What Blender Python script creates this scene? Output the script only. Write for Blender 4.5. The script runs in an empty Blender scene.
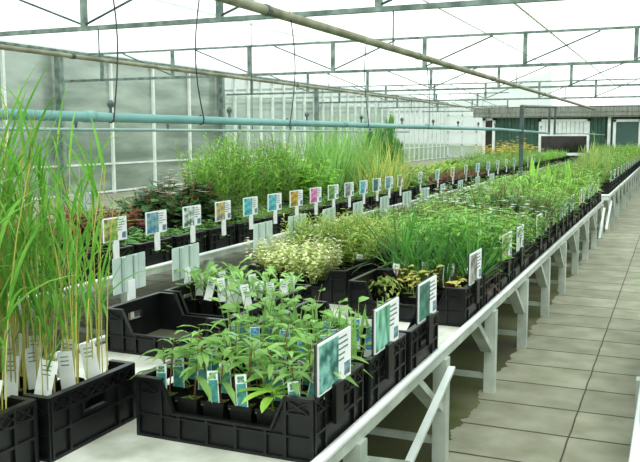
import bpy, math, random
from mathutils import Vector, Matrix
SC = bpy.context.scene
COL = SC.collection
PI = math.pi
rnd = random.Random(7)

# ------------------------------------------------------------------ materials
def lin(c):
    out = []
    for v in c:
        v /= 255.0
        out.append(v / 12.92 if v <= .04045 else ((v + .055) / 1.055) ** 2.4)
    return (out[0], out[1], out[2], 1.0)

def new_mat(name):
    m = bpy.data.materials.new(name)
    m.use_nodes = True
    nt = m.node_tree
    nt.nodes.clear()
    out = nt.nodes.new('ShaderNodeOutputMaterial')
    return m, nt, out

def noise_mix(nt, c1, c2, scale, detail=3.0, lo=.35, hi=.65, stretch=None):
    tc = nt.nodes.new('ShaderNodeTexCoord')
    src = tc.outputs['Object']
    if stretch:
        mp = nt.nodes.new('ShaderNodeMapping')
        mp.inputs['Scale'].default_value = stretch
        nt.links.new(src, mp.inputs['Vector'])
        src = mp.outputs['Vector']
    n = nt.nodes.new('ShaderNodeTexNoise')
    n.inputs['Scale'].default_value = scale
    n.inputs['Detail'].default_value = detail
    nt.links.new(src, n.inputs['Vector'])
    r = nt.nodes.new('ShaderNodeValToRGB')
    r.color_ramp.elements[0].position = lo
    r.color_ramp.elements[0].color = c1
    r.color_ramp.elements[1].position = hi
    r.color_ramp.elements[1].color = c2
    nt.links.new(n.outputs['Fac'], r.inputs['Fac'])
    return r.outputs['Color'], n.outputs['Fac']

def mat(name, c1, c2=None, scale=8.0, rough=.55, metal=0.0, bump=0.0, spec=.5, lo=.35, hi=.65, stretch=None, detail=3.0):
    m, nt, out = new_mat(name)
    b = nt.nodes.new('ShaderNodeBsdfPrincipled')
    b.inputs['Roughness'].default_value = rough
    b.inputs['Metallic'].default_value = metal
    b.inputs['Specular IOR Level'].default_value = spec
    if c2 is None:
        c2 = tuple(min(255, v * 1.12) for v in c1)
    col, fac = noise_mix(nt, lin(c1), lin(c2), scale, detail, lo, hi, stretch)
    nt.links.new(col, b.inputs['Base Color'])
    if bump:
        bp = nt.nodes.new('ShaderNodeBump')
        bp.inputs['Strength'].default_value = bump
        bp.inputs['Distance'].default_value = .01
        nt.links.new(fac, bp.inputs['Height'])
        nt.links.new(bp.outputs['Normal'], b.inputs['Normal'])
    nt.links.new(b.outputs['BSDF'], out.inputs['Surface'])
    return m

def leaf_mat(name, c1, c2, trans=.42, rough=.5, scale=9.0):
    m, nt, out = new_mat(name)
    col, fac = noise_mix(nt, lin(c1), lin(c2), scale, 2.0, .3, .7)
    oi = nt.nodes.new('ShaderNodeObjectInfo')
    hs = nt.nodes.new('ShaderNodeHueSaturation')
    mr = nt.nodes.new('ShaderNodeMapRange')
    mr.inputs['To Min'].default_value = .9
    mr.inputs['To Max'].default_value = 1.38
    nt.links.new(oi.outputs['Random'], mr.inputs['Value'])
    nt.links.new(mr.outputs['Result'], hs.inputs['Value'])
    nt.links.new(col, hs.inputs['Color'])
    b = nt.nodes.new('ShaderNodeBsdfPrincipled')
    b.inputs['Roughness'].default_value = rough
    b.inputs['Specular IOR Level'].default_value = .35
    nt.links.new(hs.outputs['Color'], b.inputs['Base Color'])
    t = nt.nodes.new('ShaderNodeBsdfTranslucent')
    nt.links.new(hs.outputs['Color'], t.inputs['Color'])
    mx = nt.nodes.new('ShaderNodeMixShader')
    mx.inputs['Fac'].default_value = trans
    nt.links.new(b.outputs['BSDF'], mx.inputs[1])
    nt.links.new(t.outputs['BSDF'], mx.inputs[2])
    nt.links.new(mx.outputs['Shader'], out.inputs['Surface'])
    return m

def pane_mat(name, c1, c2, clear, gloss=.12, scale=2.0, transl=0.0, lo=.3, hi=.7, stretch=None):
    """dirty / whitewashed glass: part clear, part scattering film, a little gloss"""
    m, nt, out = new_mat(name)
    col, fac = noise_mix(nt, lin(c1), lin(c2), scale, 4.0, lo, hi, stretch)
    d = nt.nodes.new('ShaderNodeBsdfDiffuse')
    nt.links.new(col, d.inputs['Color'])
    last = d.outputs['BSDF']
    if transl > 0:
        t = nt.nodes.new('ShaderNodeBsdfTranslucent')
        nt.links.new(col, t.inputs['Color'])
        mx = nt.nodes.new('ShaderNodeMixShader'); mx.inputs['Fac'].default_value = transl
        nt.links.new(last, mx.inputs[1]); nt.links.new(t.outputs['BSDF'], mx.inputs[2])
        last = mx.outputs['Shader']
    tr = nt.nodes.new('ShaderNodeBsdfTransparent')
    tr.inputs['Color'].default_value = (.93, .98, .95, 1)
    mx = nt.nodes.new('ShaderNodeMixShader'); mx.inputs['Fac'].default_value = clear
    nt.links.new(last, mx.inputs[1]); nt.links.new(tr.outputs['BSDF'], mx.inputs[2])
    last = mx.outputs['Shader']
    if gloss > 0:
        g = nt.nodes.new('ShaderNodeBsdfGlossy'); g.inputs['Roughness'].default_value = .18
        g.inputs['Color'].default_value = (.9, .95, .93, 1)
        mx = nt.nodes.new('ShaderNodeMixShader'); mx.inputs['Fac'].default_value = gloss
        nt.links.new(last, mx.inputs[1]); nt.links.new(g.outputs['BSDF'], mx.inputs[2])
        last = mx.outputs['Shader']
    nt.links.new(last, out.inputs['Surface'])
    return m

M = {}
M['steel'] = mat('galvanised_steel', (84, 104, 98), (138, 154, 146), 6, .5, .3)
M['dark_steel'] = mat('dull_steel', (58, 74, 74), (92, 108, 106), 5, .5, .3)
M['brown_pipe'] = mat('weathered_pipe', (116, 116, 96), (158, 158, 138), 3, .55, .2)
M['turquoise'] = mat('turquoise_plastic', (98, 148, 148), (120, 168, 166), 2, .45)
M['grey_blue'] = mat('grey_blue_plastic', (128, 156, 156), (156, 180, 178), 2, .45)
M['black'] = mat('black_plastic', (10, 11, 12), (21, 23, 24), 14, .36, spec=.38)
M['blue_black'] = mat('dark_blue_plastic', (20, 24, 60), (34, 38, 84), 10, .4)
M['pot'] = mat('pot_plastic', (12, 13, 14), (22, 24, 24), 18, .45, spec=.3)
M['soil'] = mat('potting_soil', (34, 28, 20), (84, 98, 40), 45, .95, bump=.6, lo=.4, hi=.62)
M['mud'] = mat('wet_sediment', (64, 66, 54), (92, 92, 76), 6, .35, bump=.2)
M['black_wire'] = mat('black_wire', (24, 28, 28), (40, 44, 44), 6, .5)
M['white_frame'] = mat('white_painted_metal', (214, 222, 218), (236, 240, 238), 4, .5)
M['bench_metal'] = mat('bench_metal', (154, 166, 154), (194, 203, 192), 5, .5, .1)
M['rail_metal'] = mat('bright_rail_tube', (206, 214, 210), (236, 240, 238), 3, .33, .25)
M['table'] = mat('pale_bench_sheet', (140, 142, 126), (212, 214, 204), 3.2, .7, bump=.15, lo=.28, hi=.52, detail=8)
M['sign_white'] = mat('white_card', (232, 238, 236), (246, 250, 250), 9, .45)
M['sign_back'] = mat('grey_white_plastic', (176, 196, 190), (204, 220, 214), 7, .5)
M['print_shade_grey'] = mat('printed_text_and_fold_shade', (92, 104, 104), (120, 130, 130), 30, .6)  # text print, also the painted shade on sign folds
M['stake'] = mat('brown_stake', (110, 90, 66), (140, 118, 90), 12, .7)
M['tag_teal'] = mat('teal_label', (44, 130, 128), (84, 168, 160), 60, .45)
M['tag_blue'] = mat('blue_label', (30, 104, 176), (120, 186, 214), 90, .45)
M['tag_green'] = mat('green_photo_print', (36, 92, 60), (150, 190, 170), 110, .45)
M['tag_white'] = mat('white_label', (226, 234, 232), (242, 246, 246), 20, .5)
# sign pictures (noise-blotched prints)
PICT = {
 'teal foliage': ((22, 96, 88), (134, 196, 184)), 'green blades': ((20, 120, 60), (150, 214, 196)),
 'dark green leaves': ((16, 78, 66), (70, 140, 122)), 'brown stems': ((92, 84, 76), (170, 176, 168)),
 'blue haze': ((58, 122, 150), (140, 176, 176)), 'white blossom': ((30, 84, 44), (220, 232, 224)),
 'yellow flowers': ((78, 120, 140), (222, 190, 70)), 'turquoise blooms': ((26, 140, 150), (120, 206, 206)),
 'orange flowers': ((60, 120, 50), (238, 170, 60)), 'pink flowers': ((170, 70, 140), (236, 160, 206)),
 'green leaves': ((50, 110, 44), (130, 180, 90)), 'olive flower': ((84, 110, 40), (196, 190, 120)),
}
for k, (a, b) in PICT.items():
    M['pic ' + k] = mat('photo_print_' + k.replace(' ', '_'), a, b, 22, .45, lo=.4, hi=.62,
                        stretch=(1, 1, .35) if 'blades' in k else None)
M['pic small'] = mat('small_photo_print', (90, 60, 40), (120, 170, 190), 40, .45)

L = {}
L['mid'] = leaf_mat('leaf_mid_green', (112, 158, 76), (158, 196, 114))
L['bright'] = leaf_mat('leaf_bright_green', (116, 176, 60), (166, 214, 100))
L['lime'] = leaf_mat('leaf_lime_green', (128, 184, 58), (176, 218, 98))
L['dark'] = leaf_mat('leaf_dark_green', (48, 92, 48), (78, 124, 66))
L['deep'] = leaf_mat('leaf_deep_green', (66, 126, 54), (106, 164, 76))
L['fresh'] = leaf_mat('leaf_fresh_green', (118, 168, 86), (166, 206, 124))
L['feather'] = leaf_mat('leaf_feathery_green', (156, 180, 86), (196, 212, 122))
L['cream'] = leaf_mat('leaf_cream_variegated', (214, 218, 160), (248, 246, 220))
L['olive'] = leaf_mat('leaf_olive', (140, 164, 80), (180, 196, 112))
L['yellow'] = leaf_mat('leaf_yellow_green', (196, 196, 96), (222, 214, 130))
L['red'] = leaf_mat('leaf_dark_red', (92, 36, 28), (134, 62, 44))
L['brown'] = leaf_mat('dry_brown_growth', (110, 70, 48), (150, 100, 72))
L['straw'] = leaf_mat('straw_stem', (170, 166, 84), (196, 188, 108), .2)
L['stem'] = leaf_mat('green_stem', (104, 132, 60), (136, 150, 80), .15)
L['stem_red'] = leaf_mat('reddish_stem', (112, 76, 52), (136, 110, 70), .15)
L['reed'] = leaf_mat('reed_blade', (82, 142, 46), (126, 184, 76), .4)
L['white_petal'] = leaf_mat('white_petal', (232, 236, 230), (248, 250, 248), .3)
L['orange_petal'] = leaf_mat('orange_petal', (248, 190, 70), (252, 220, 120), .3)
L['yellow_petal'] = leaf_mat('yellow_petal', (236, 216, 60), (248, 236, 120), .3)
L['pink_petal'] = leaf_mat('pink_petal', (220, 170, 180), (240, 206, 212), .3)

# ------------------------------------------------------------------ mesh helper
class MB:
    def __init__(s):
        s.v = []; s.f = []; s.m = []
    def add(s, vs, fs, mi=0):
        o = len(s.v)
        s.v += [tuple(p) for p in vs]
        for f in fs:
            s.f.append(tuple(i + o for i in f)); s.m.append(mi)
    def box(s, x0, x1, y0, y1, z0, z1, mi=0):
        s.add([(x0, y0, z0), (x1, y0, z0), (x1, y1, z0), (x0, y1, z0), (x0, y0, z1), (x1, y0, z1), (x1, y1, z1), (x0, y1, z1)],
              [(0, 3, 2, 1), (4, 5, 6, 7), (0, 1, 5, 4), (1, 2, 6, 5), (2, 3, 7, 6), (3, 0, 4, 7)], mi)
    def frustum(s, cx, cy, z0, z1, a0, a1, mi=0, n=4, rot=PI / 4, top=True, bottom=True):
        vs = []
        for z, a in ((z0, a0), (z1, a1)):
            for k in range(n):
                t = rot + 2 * PI * k / n
                vs.append((cx + a * math.cos(t), cy + a * math.sin(t), z))
        fs = [(k, (k + 1) % n, n + (k + 1) % n, n + k) for k in range(n)]
        if bottom: fs.append(tuple(reversed(range(n))))
        if top: fs.append(tuple(range(n, 2 * n)))
        s.add(vs, fs, mi)
    def tube(s, pts, r, n=8, mi=0, caps=True):
        pts = [Vector(p) for p in pts]
        rs = r if isinstance(r, (list, tuple)) else [r] * len(pts)
        vs = []; prev = None
        for i, p in enumerate(pts):
            t = (pts[min(i + 1, len(pts) - 1)] - pts[max(i - 1, 0)]).normalized()
            if prev is None:
                a = Vector((0, 0, 1)) if abs(t.z) < .9 else Vector((1, 0, 0))
                u = t.cross(a).normalized()
            else:
                u = (prev - t * prev.dot(t)).normalized()
            prev = u
            w = t.cross(u)
            for k in range(n):
                an = 2 * PI * k / n
                vs.append(p + (u * math.cos(an) + w * math.sin(an)) * rs[i])
        fs = []
        for i in range(len(pts) - 1):
            for k in range(n):
                fs.append((i * n + k, i * n + (k + 1) % n, (i + 1) * n + (k + 1) % n, (i + 1) * n + k))
        if caps:
            fs.append(tuple(reversed(range(n)))); fs.append(tuple(range((len(pts) - 1) * n, len(pts) * n)))
        s.add(vs, fs, mi)
    def bar(s, p0, p1, w, h, mi=0, up=(0, 0, 1)):
        p0 = Vector(p0); p1 = Vector(p1); t = (p1 - p0).normalized()
        upv = Vector(up)
        if abs(t.dot(upv)) > .95: upv = Vector((1, 0, 0))
        a = t.cross(upv).normalized() * (w / 2); b = a.cross(t).normalized() * (h / 2)
        vs = [p0 - a - b, p0 + a - b, p0 + a + b, p0 - a + b, p1 - a - b, p1 + a - b, p1 + a + b, p1 - a + b]
        s.add(vs, [(0, 3, 2, 1), (4, 5, 6, 7), (0, 1, 5, 4), (1, 2, 6, 5), (2, 3, 7, 6), (3, 0, 4, 7)], mi)
    def prism_y(s, poly, y0, y1, mi=0):
        """polygon in xz extruded along y"""
        n = len(poly)
        vs = [(x, y0, z) for x, z in poly] + [(x, y1, z) for x, z in poly]
        fs = [tuple(range(n)), tuple(reversed(range(n, 2 * n)))]
        fs += [(k, n + k, n + (k + 1) % n, (k + 1) % n) for k in range(n)]
        s.add(vs, fs, mi)
    def leaf(s, base, d, length, width, droop=.3, mi=0, segs=3, fold=.25, shape='lance', twist=0.0):
        """curved tapering leaf: three vertices across when folded, two when flat"""
        d = Vector(d).normalized(); p = Vector(base)
        side = d.cross(Vector((0, 0, 1)))
        if side.length < 1e-3: side = Vector((math.cos(twist * 7), math.sin(twist * 7), 0))
        side.normalize()
        if twist: side = Matrix.Rotation(twist, 3, d) @ side
        vs = []; st = length / segs
        for i in range(segs + 1):
            t = i / segs
            if shape == 'lance': w = (.25 + 1.9 * t) * (1 - t) ** .8 * 1.05
            elif shape == 'round': w = math.sqrt(max(0, 1 - (2 * t - 1) ** 2)) * 1.0 + .06 * (1 - t)
            elif shape == 'spoon': w = (.18 + 1.1 * t * t) * (1.0 if t < .85 else .55)
            else: w = (1 - t ** 2.2) * .95 + .05 if t > .03 else .55     # strap
            if t == 1 and shape != 'spoon': w = .04
            hw = width * .5 * w
            up = side.cross(d)
            if fold:
                vs += [p - side * hw + up * hw * fold * 2, p.copy(), p + side * hw + up * hw * fold * 2]
            else:
                vs += [p - side * hw, p + side * hw]
            d = (d + Vector((0, 0, -1)) * droop / segs).normalized()
            p = p + d * st
        k = 3 if fold else 2
        fs = []
        for i in range(segs):
            for j in range(k - 1):
                fs.append((i * k + j, i * k + j + 1, (i + 1) * k + j + 1, (i + 1) * k + j))
        s.add(vs, fs, mi)
    def mesh(s, name, mats, smooth=False):
        me = bpy.data.meshes.new(name)
        me.from_pydata(s.v, [], s.f)
        for m in mats: me.materials.append(m)
        if len(mats) > 1: me.polygons.foreach_set('material_index', s.m)
        if smooth: me.polygons.foreach_set('use_smooth', [True] * len(me.polygons))
        me.update()
        return me
    def build(s, name, mats, parent=None, loc=None, rz=None, smooth=False):
        if not isinstance(mats, (list, tuple)): mats = [mats]
        return link(name, s.mesh(name, mats, smooth), parent, loc, rz)

def link(name, me, parent=None, loc=None, rz=None):
    o = bpy.data.objects.new(name, me)
    COL.objects.link(o)
    if parent is not None: o.parent = parent
    if loc is not None: o.location = loc
    if rz is not None: o.rotation_euler = (0, 0, rz)
    return o

def tag(o, label, cat, group=None, kind=None):
    o['label'] = label; o['category'] = cat
    if group: o['group'] = group
    if kind: o['kind'] = kind
    return o

def empty(name, loc=(0, 0, 0), rz=0.0):
    o = bpy.data.objects.new(name, None)
    o.empty_display_size = .05
    COL.objects.link(o); o.location = loc; o.rotation_euler = (0, 0, rz)
    return o

def struct(o):
    o['kind'] = 'structure'; return o

def dup(root, loc=None, rz=None, scale=None):
    """copy of a thing with copies of its parts and their sub-parts"""
    r = root.copy(); COL.objects.link(r)
    if loc is not None: r.location = loc
    if rz is not None: r.rotation_euler = (0, 0, rz)
    if scale is not None: r.scale = (scale,) * 3
    for ch in KIDS.get(root.name, ()):
        c = ch.copy(); COL.objects.link(c); c.parent = r
        for g in KIDS.get(ch.name, ()):
            d = g.copy(); COL.objects.link(d); d.parent = c
    return r
KIDS = {}
def kid(o):
    KIDS.setdefault(o.parent.name, []).append(o); return o

ONES = ['first', 'second', 'third', 'fourth', 'fifth', 'sixth', 'seventh', 'eighth', 'ninth', 'tenth', 'eleventh', 'twelfth',
        'thirteenth', 'fourteenth', 'fifteenth', 'sixteenth', 'seventeenth', 'eighteenth', 'nineteenth']
TENS = {2: ('twenty', 'twentieth'), 3: ('thirty', 'thirtieth'), 4: ('forty', 'fortieth'), 5: ('fifty', 'fiftieth'), 6: ('sixty', 'sixtieth')}
def ordinal(n):
    if n < 20: return ONES[n - 1]
    t, u = divmod(n, 10)
    return TENS[t][1] if u == 0 else TENS[t][0] + '-' + ONES[u - 1]

# ------------------------------------------------------------------ camera (fitted to the photograph's lines)
f_px, yaw, pit, roll, cam_h = 821.63, .4066, .1166, -.0021, 1.4458
c_, s_ = math.cos(yaw), math.sin(yaw)
fwd = Vector((-s_ * math.cos(pit), c_ * math.cos(pit), -math.sin(pit)))
rt = Vector((c_, s_, 0)); upv = rt.cross(fwd)
R2 = rt * math.cos(roll) + upv * math.sin(roll)
U2 = -rt * math.sin(roll) + upv * math.cos(roll)
cam = bpy.data.cameras.new('camera'); co = bpy.data.objects.new('camera', cam); COL.objects.link(co)
co.matrix_world = Matrix(((R2.x, U2.x, -fwd.x, 0), (R2.y, U2.y, -fwd.y, 0), (R2.z, U2.z, -fwd.z, cam_h), (0, 0, 0, 1)))
cam.sensor_width = 36.0; cam.lens = f_px / 640 * 36.0; cam.clip_end = 300; cam.clip_start = .05
SC.camera = co

# ------------------------------------------------------------------ light: an overcast white sky seen through the glass
w = bpy.data.worlds.new('overcast_sky'); SC.world = w; w.use_nodes = True
nt = w.node_tree; nt.nodes.clear()
bg = nt.nodes.new('ShaderNodeBackground'); wo = nt.nodes.new('ShaderNodeOutputWorld')
bg.inputs['Color'].default_value = (.95, 1.0, .985, 1); bg.inputs['Strength'].default_value = 1.5
nt.links.new(bg.outputs['Background'], wo.inputs['Surface'])
sun = bpy.data.lights.new('veiled_sun', 'SUN'); sun.energy = 2.6; sun.angle = math.radians(24); sun.color = (1, .98, .92)
so = bpy.data.objects.new('veiled_sun', sun); COL.objects.link(so); so.rotation_euler = (math.radians(28), math.radians(18), 0)
SC.view_settings.view_transform = 'Standard'; SC.view_settings.look = 'None'
SC.view_settings.exposure = 0.0; SC.view_settings.gamma = 1.0; SC.view_settings.use_curve_mapping = False

# ------------------------------------------------------------------ floor: slabs on the walks, mossy soil under the benches
WX = -13.0                      # the glass wall
def floor_mat():
    m, nt, out = new_mat('paving_and_moss')
    N = nt.nodes.new; K = nt.links.new
    tc = N('ShaderNodeTexCoord'); sp = N('ShaderNodeSeparateXYZ'); K(tc.outputs['Object'], sp.inputs[0])
    def math_(op, a, b=None, c=None):
        n = N('ShaderNodeMath'); n.operation = op
        for i, v in enumerate((a, b, c)):
            if v is None: continue
            if isinstance(v, (int, float)): n.inputs[i].default_value = v
            else: K(v, n.inputs[i])
        return n.outputs[0]
    nz = N('ShaderNodeTexNoise'); nz.inputs['Scale'].default_value = 5; nz.inputs['Detail'].default_value = 6; K(tc.outputs['Object'], nz.inputs['Vector'])
    nf = N('ShaderNodeTexNoise'); nf.inputs['Scale'].default_value = 55; nf.inputs['Detail'].default_value = 4; K(tc.outputs['Object'], nf.inputs['Vector'])
    n1 = N('ShaderNodeTexNoise'); n1.inputs['Scale'].default_value = 1.3; n1.inputs['Detail'].default_value = 5; K(tc.outputs['Object'], n1.inputs['Vector'])
    # joints every .6 m across (one at x=-.409) and .4 m along (one at y=3.971)
    def joint(src, off, step, wd):
        t = math_('SUBTRACT', src, off); t = math_('DIVIDE', t, step)
        t = math_('FRACT', t); t = math_('SUBTRACT', t, .5); t = math_('ABSOLUTE', t)
        return math_('GREATER_THAN', t, .5 - wd / step)
    wob = math_('MULTIPLY', math_('SUBTRACT', nz.outputs['Fac'], .5), .012)
    jx = joint(math_('ADD', sp.outputs['X'], wob), -.409, .6, .0042)
    jy = joint(math_('ADD', sp.outputs['Y'], wob), 3.971, .4, .008)
    j = math_('MAXIMUM', jx, jy)
    # slab to slab tone
    cx = math_('FLOOR', math_('DIVIDE', math_('ADD', sp.outputs['X'], .409), .6)); cy = math_('FLOOR', math_('DIVIDE', math_('SUBTRACT', sp.outputs['Y'], 3.971), .4))
    cb = N('ShaderNodeCombineXYZ'); K(cx, cb.inputs[0]); K(cy, cb.inputs[1])
    wn = N('ShaderNodeTexWhiteNoise'); wn.noise_dimensions = '2D'; K(cb.outputs[0], wn.inputs['Vector'])
    r = N('ShaderNodeValToRGB'); r.color_ramp.elements[0].position = .3; r.color_ramp.elements[0].color = lin((130, 131, 110))
    r.color_ramp.elements[1].position = .68; r.color_ramp.elements[1].color = lin((158, 158, 139)); K(nz.outputs['Fac'], r.inputs['Fac'])
    hs = N('ShaderNodeHueSaturation'); K(r.outputs['Color'], hs.inputs['Color'])
    K(math_('ADD', .9, math_('MULTIPLY', wn.outputs['Value'], .18)), hs.inputs['Value'])
    jm = N('ShaderNodeMix'); jm.data_type = 'RGBA'; K(math_('MULTIPLY', j, .95), jm.inputs['Factor']); K(hs.outputs['Color'], jm.inputs['A']); jm.inputs['B'].default_value = lin((58, 54, 42))
    # soil
    rs = N('ShaderNodeValToRGB'); rs.color_ramp.elements[0].position = .35; rs.color_ramp.elements[0].color = lin((78, 76, 56))
    rs.color_ramp.elements[1].position = .66; rs.color_ramp.elements[1].color = lin((124, 124, 94)); K(n1.outputs['Fac'], rs.inputs['Fac'])
    e = rs.color_ramp.elements.new(.5); e.color = lin((90, 98, 54))
    fm = N('ShaderNodeMix'); fm.data_type = 'RGBA'; fm.blend_type = 'MULTIPLY'; fm.inputs['Factor'].default_value = .5; K(rs.outputs['Color'], fm.inputs['A']); K(nf.outputs['Fac'], fm.inputs['B'])
    # where: x in (-2.45,-.98) and (-5.1,-3.5)
    xw = math_('ADD', sp.outputs['X'], math_('MULTIPLY', math_('SUBTRACT', nz.outputs['Fac'], .5), .22))
    def band(a, b): return math_('MULTIPLY', math_('GREATER_THAN', xw, a), math_('LESS_THAN', xw, b))
    bd = math_('MAXIMUM', band(-2.45, -.93), band(.2, 3))
    fin = N('ShaderNodeMix'); fin.data_type = 'RGBA'; K(bd, fin.inputs['Factor']); K(jm.outputs['Result'], fin.inputs['A']); K(fm.outputs['Result'], fin.inputs['B'])
    b = N('ShaderNodeBsdfPrincipled'); b.inputs['Roughness'].default_value = .75; b.inputs['Specular IOR Level'].default_value = .3
    K(fin.outputs['Result'], b.inputs['Base Color'])
    hgt = math_('SUBTRACT', math_('MULTIPLY', nf.outputs['Fac'], .25), math_('MULTIPLY', j, .6))
    bp = N('ShaderNodeBump'); bp.inputs['Strength'].default_value = .5; bp.inputs['Distance'].default_value = .008; K(hgt, bp.inputs['Height']); K(bp.outputs['Normal'], b.inputs['Normal'])
    K(b.outputs['BSDF'], out.inputs['Surface'])
    return m
mb = MB(); mb.add([(WX, -3, 0), (7, -3, 0), (7, 50, 0), (WX, 50, 0)], [(0, 1, 2, 3)])
struct(mb.build('floor', floor_mat()))
mb = MB(); mb.add([(-90, -40, -.03), (60, -40, -.03), (60, 130, -.03), (-90, 130, -.03)], [(0, 1, 2, 3)])
struct(mb.build('ground', mat('meadow_ground', (96, 118, 78), (126, 142, 100), .6, .95)))

# ------------------------------------------------------------------ roof: two whitewashed pitches per bay
ROOF = pane_mat('whitewashed_roof_glass', (236, 246, 242), (246, 252, 250), .4, 0, .4, transl=1.0)
EZ, RZ, Y0, Y1 = 3.35, 5.2, -3.0, 50.0
mb = MB(); bars = MB()
for xa, xb in ((-13.0, -.2), (-.2, 7.0)):
    xm = -6.6 if xa < -5 else 6.6
    mb.add([(xa, Y0, EZ), (xa, Y1, EZ), (xm, Y1, RZ), (xm, Y0, RZ)], [(0, 1, 2, 3)])
    mb.add([(xm, Y0, RZ), (xm, Y1, RZ), (xb, Y1, EZ), (xb, Y0, EZ)], [(0, 1, 2, 3)])
ceil = struct(mb.build('ceiling', ROOF))
for x, z in ((-6.6, RZ - .02), (-10, 4.28), (-3.3, 4.27), (-.2, EZ - .02)):
    bars.box(x - .03, x + .03, Y0, Y1, z - .04, z)
bars.build('purlin', M['white_frame'], ceil)

# ------------------------------------------------------------------ left glass wall
FROST = pane_mat('frosted_wall_sheet', (116, 132, 120), (164, 178, 166), .04, .14, 1.6, .12, lo=.36, hi=.66, stretch=(1, .35, 1.7))
CLEAR = pane_mat('clear_wall_glass', (132, 154, 140), (180, 198, 186), 0.38, .1, .9, .3, stretch=(1, .4, 2.2))
mb = MB(); YC = 22.3
def sheet(mb, y0, y1, z0, z1, mi): mb.add([(WX, y0, z0), (WX, y1, z0), (WX, y1, z1), (WX, y0, z1)], [(0, 1, 2, 3)], mi)
sheet(mb, -3, YC, 0, EZ, 0); sheet(mb, YC, 50, 0, EZ, 1)
wall = struct(mb.build('wall_left', [FROST, CLEAR]))
y = 4.4
while y < 50:
    b = MB(); b.box(WX + .01, WX + .08, y - .035, y + .035, 0, EZ); b.build('mullion', M['white_frame'], wall)
    y += 1.795 if y < 22 else .8975
for z in (.05, .74):
    b = MB(); b.box(WX + .02, WX + .06, -3, 50, z - .022, z + .022); b.build('glazing_rail', M['white_frame'], wall)
b = MB(); b.box(WX - .05, WX + .1, -3, 50, EZ - .02, EZ + .14); b.build('gutter', M['steel'], wall)
for i, yy in enumerate((8.29, 14.95, 22.2, 29.5)):
    b = MB(); b.box(WX + .1, WX + .24, yy - .07, yy + .07, 0, EZ); b.build('column', M['steel'], wall)
# the neighbouring bay behind the clear glass, and the hedge outside
nb = MB()
y = 22.6
while y < 60:
    nb.box(-20.08, -20, y - .04, y + .04, 0, 3.4); y += 2.1
for z in (.8, 1.9, 3.3): nb.box(-20.06, -20.02, 22.5, 60, z - .03, z + .03)
wo_ = struct(nb.build('wall_outer', M['white_frame']))
b = MB()
for yy in (22.4, 29.7, 37, 44):
    b.box(-20, WX, yy - .03, yy + .03, 2.66, 2.74); b.box(-20, WX, yy - .03, yy + .03, 3.2, 3.28)
    for k in range(4): b.box(-19.2 + k * 1.9, -19.14 + k * 1.9, yy - .02, yy + .02, 2.7, 3.25)
b.build('tie_beam', M['steel'], wo_)
b = MB(); b.add([(-20.1, 22.5, 0), (-20.1, 60, 0), (-20.1, 60, 3.4), (-20.1, 22.5, 3.4)], [(0, 1, 2, 3)])
b.build('glass_sheet', pane_mat('hazy_outer_glass', (112, 136, 120), (164, 182, 170), .2, .1, .5, .3, stretch=(1, .5, 1.5)), wo_)
# end wall of the glass bay beside the shed
EW = pane_mat('end_wall_glass', (176, 194, 184), (206, 218, 210), .35, .08, .8, .4)
mb = MB(); mb.add([(WX, 50, 0), (-6.8, 50, 0), (-6.8, 50, 5.1), (WX, 50, EZ)], [(0, 1, 2, 3)])
we = struct(mb.build('wall_end', EW))
for k in range(8):
    b = MB(); x = WX + .1 + k * .88; b.box(x - .04, x + .04, 49.9, 49.97, 0, 3.3); b.build('mullion', M['white_frame'], we)
b = MB()
for z in (.1, .8, 1.6, 2.6): b.box(WX, -6.8, 49.9, 49.95, z - .04, z + .04)
b.build('glazing_rail', M['white_frame'], we)

# ------------------------------------------------------------------ the green shed at the back
YB = 31.5
m_clad, nt, out = new_mat('green_corrugated_cladding')
bs = nt.nodes.new('ShaderNodeBsdfPrincipled'); bs.inputs['Roughness'].default_value = .5
col, _ = noise_mix(nt, lin((38, 72, 58)), lin((50, 88, 72)), 1.5); nt.links.new(col, bs.inputs['Base Color']); nt.links.new(bs.outputs[0], out.inputs[0])
mb = MB()
x = -6.8; prof = []
while x < 8:
    prof += [(x, 0), (x + .10, 0), (x + .13, .035), (x + .25, .035)]; x += .28
for i in range(len(prof) - 1):
    (xa, da), (xb, db) = prof[i], prof[i + 1]
    mb.add([(xa, YB - da, 0), (xb, YB - db, 0), (xb, YB - db, 2.1), (xa, YB - da, 2.1)], [(0, 1, 2, 3)])
mb.add([(-6.8, YB, 0), (-6.8, 50, 0), (-6.8, 50, 2.1), (-6.8, YB, 2.1)], [(0, 1, 2, 3)])
struct(mb.build('wall_back', m_clad))
mb = MB()
M['fascia'] = mat('weathered_fascia', (120, 126, 118), (156, 160, 150), 2, .8, stretch=(14, 1, 1))
mb.box(-7.1, 8, YB - .28, YB - .2, 2.08, 2.44); mb.box(-7.1, 8, YB - .28, 50, 2.42, 2.46)
mb.box(-7.1, 8, YB - .3, YB - .28, 2.24, 2.265); mb.box(-6.8, 8, YB - .28, YB, 2.06, 2.10)
x = -7.1
while x < 8:
    mb.box(x, x + .05, YB - .3, YB - .28, 2.1, 2.43); x += .19
struct(mb.build('trim_1', M['fascia']))
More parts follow.
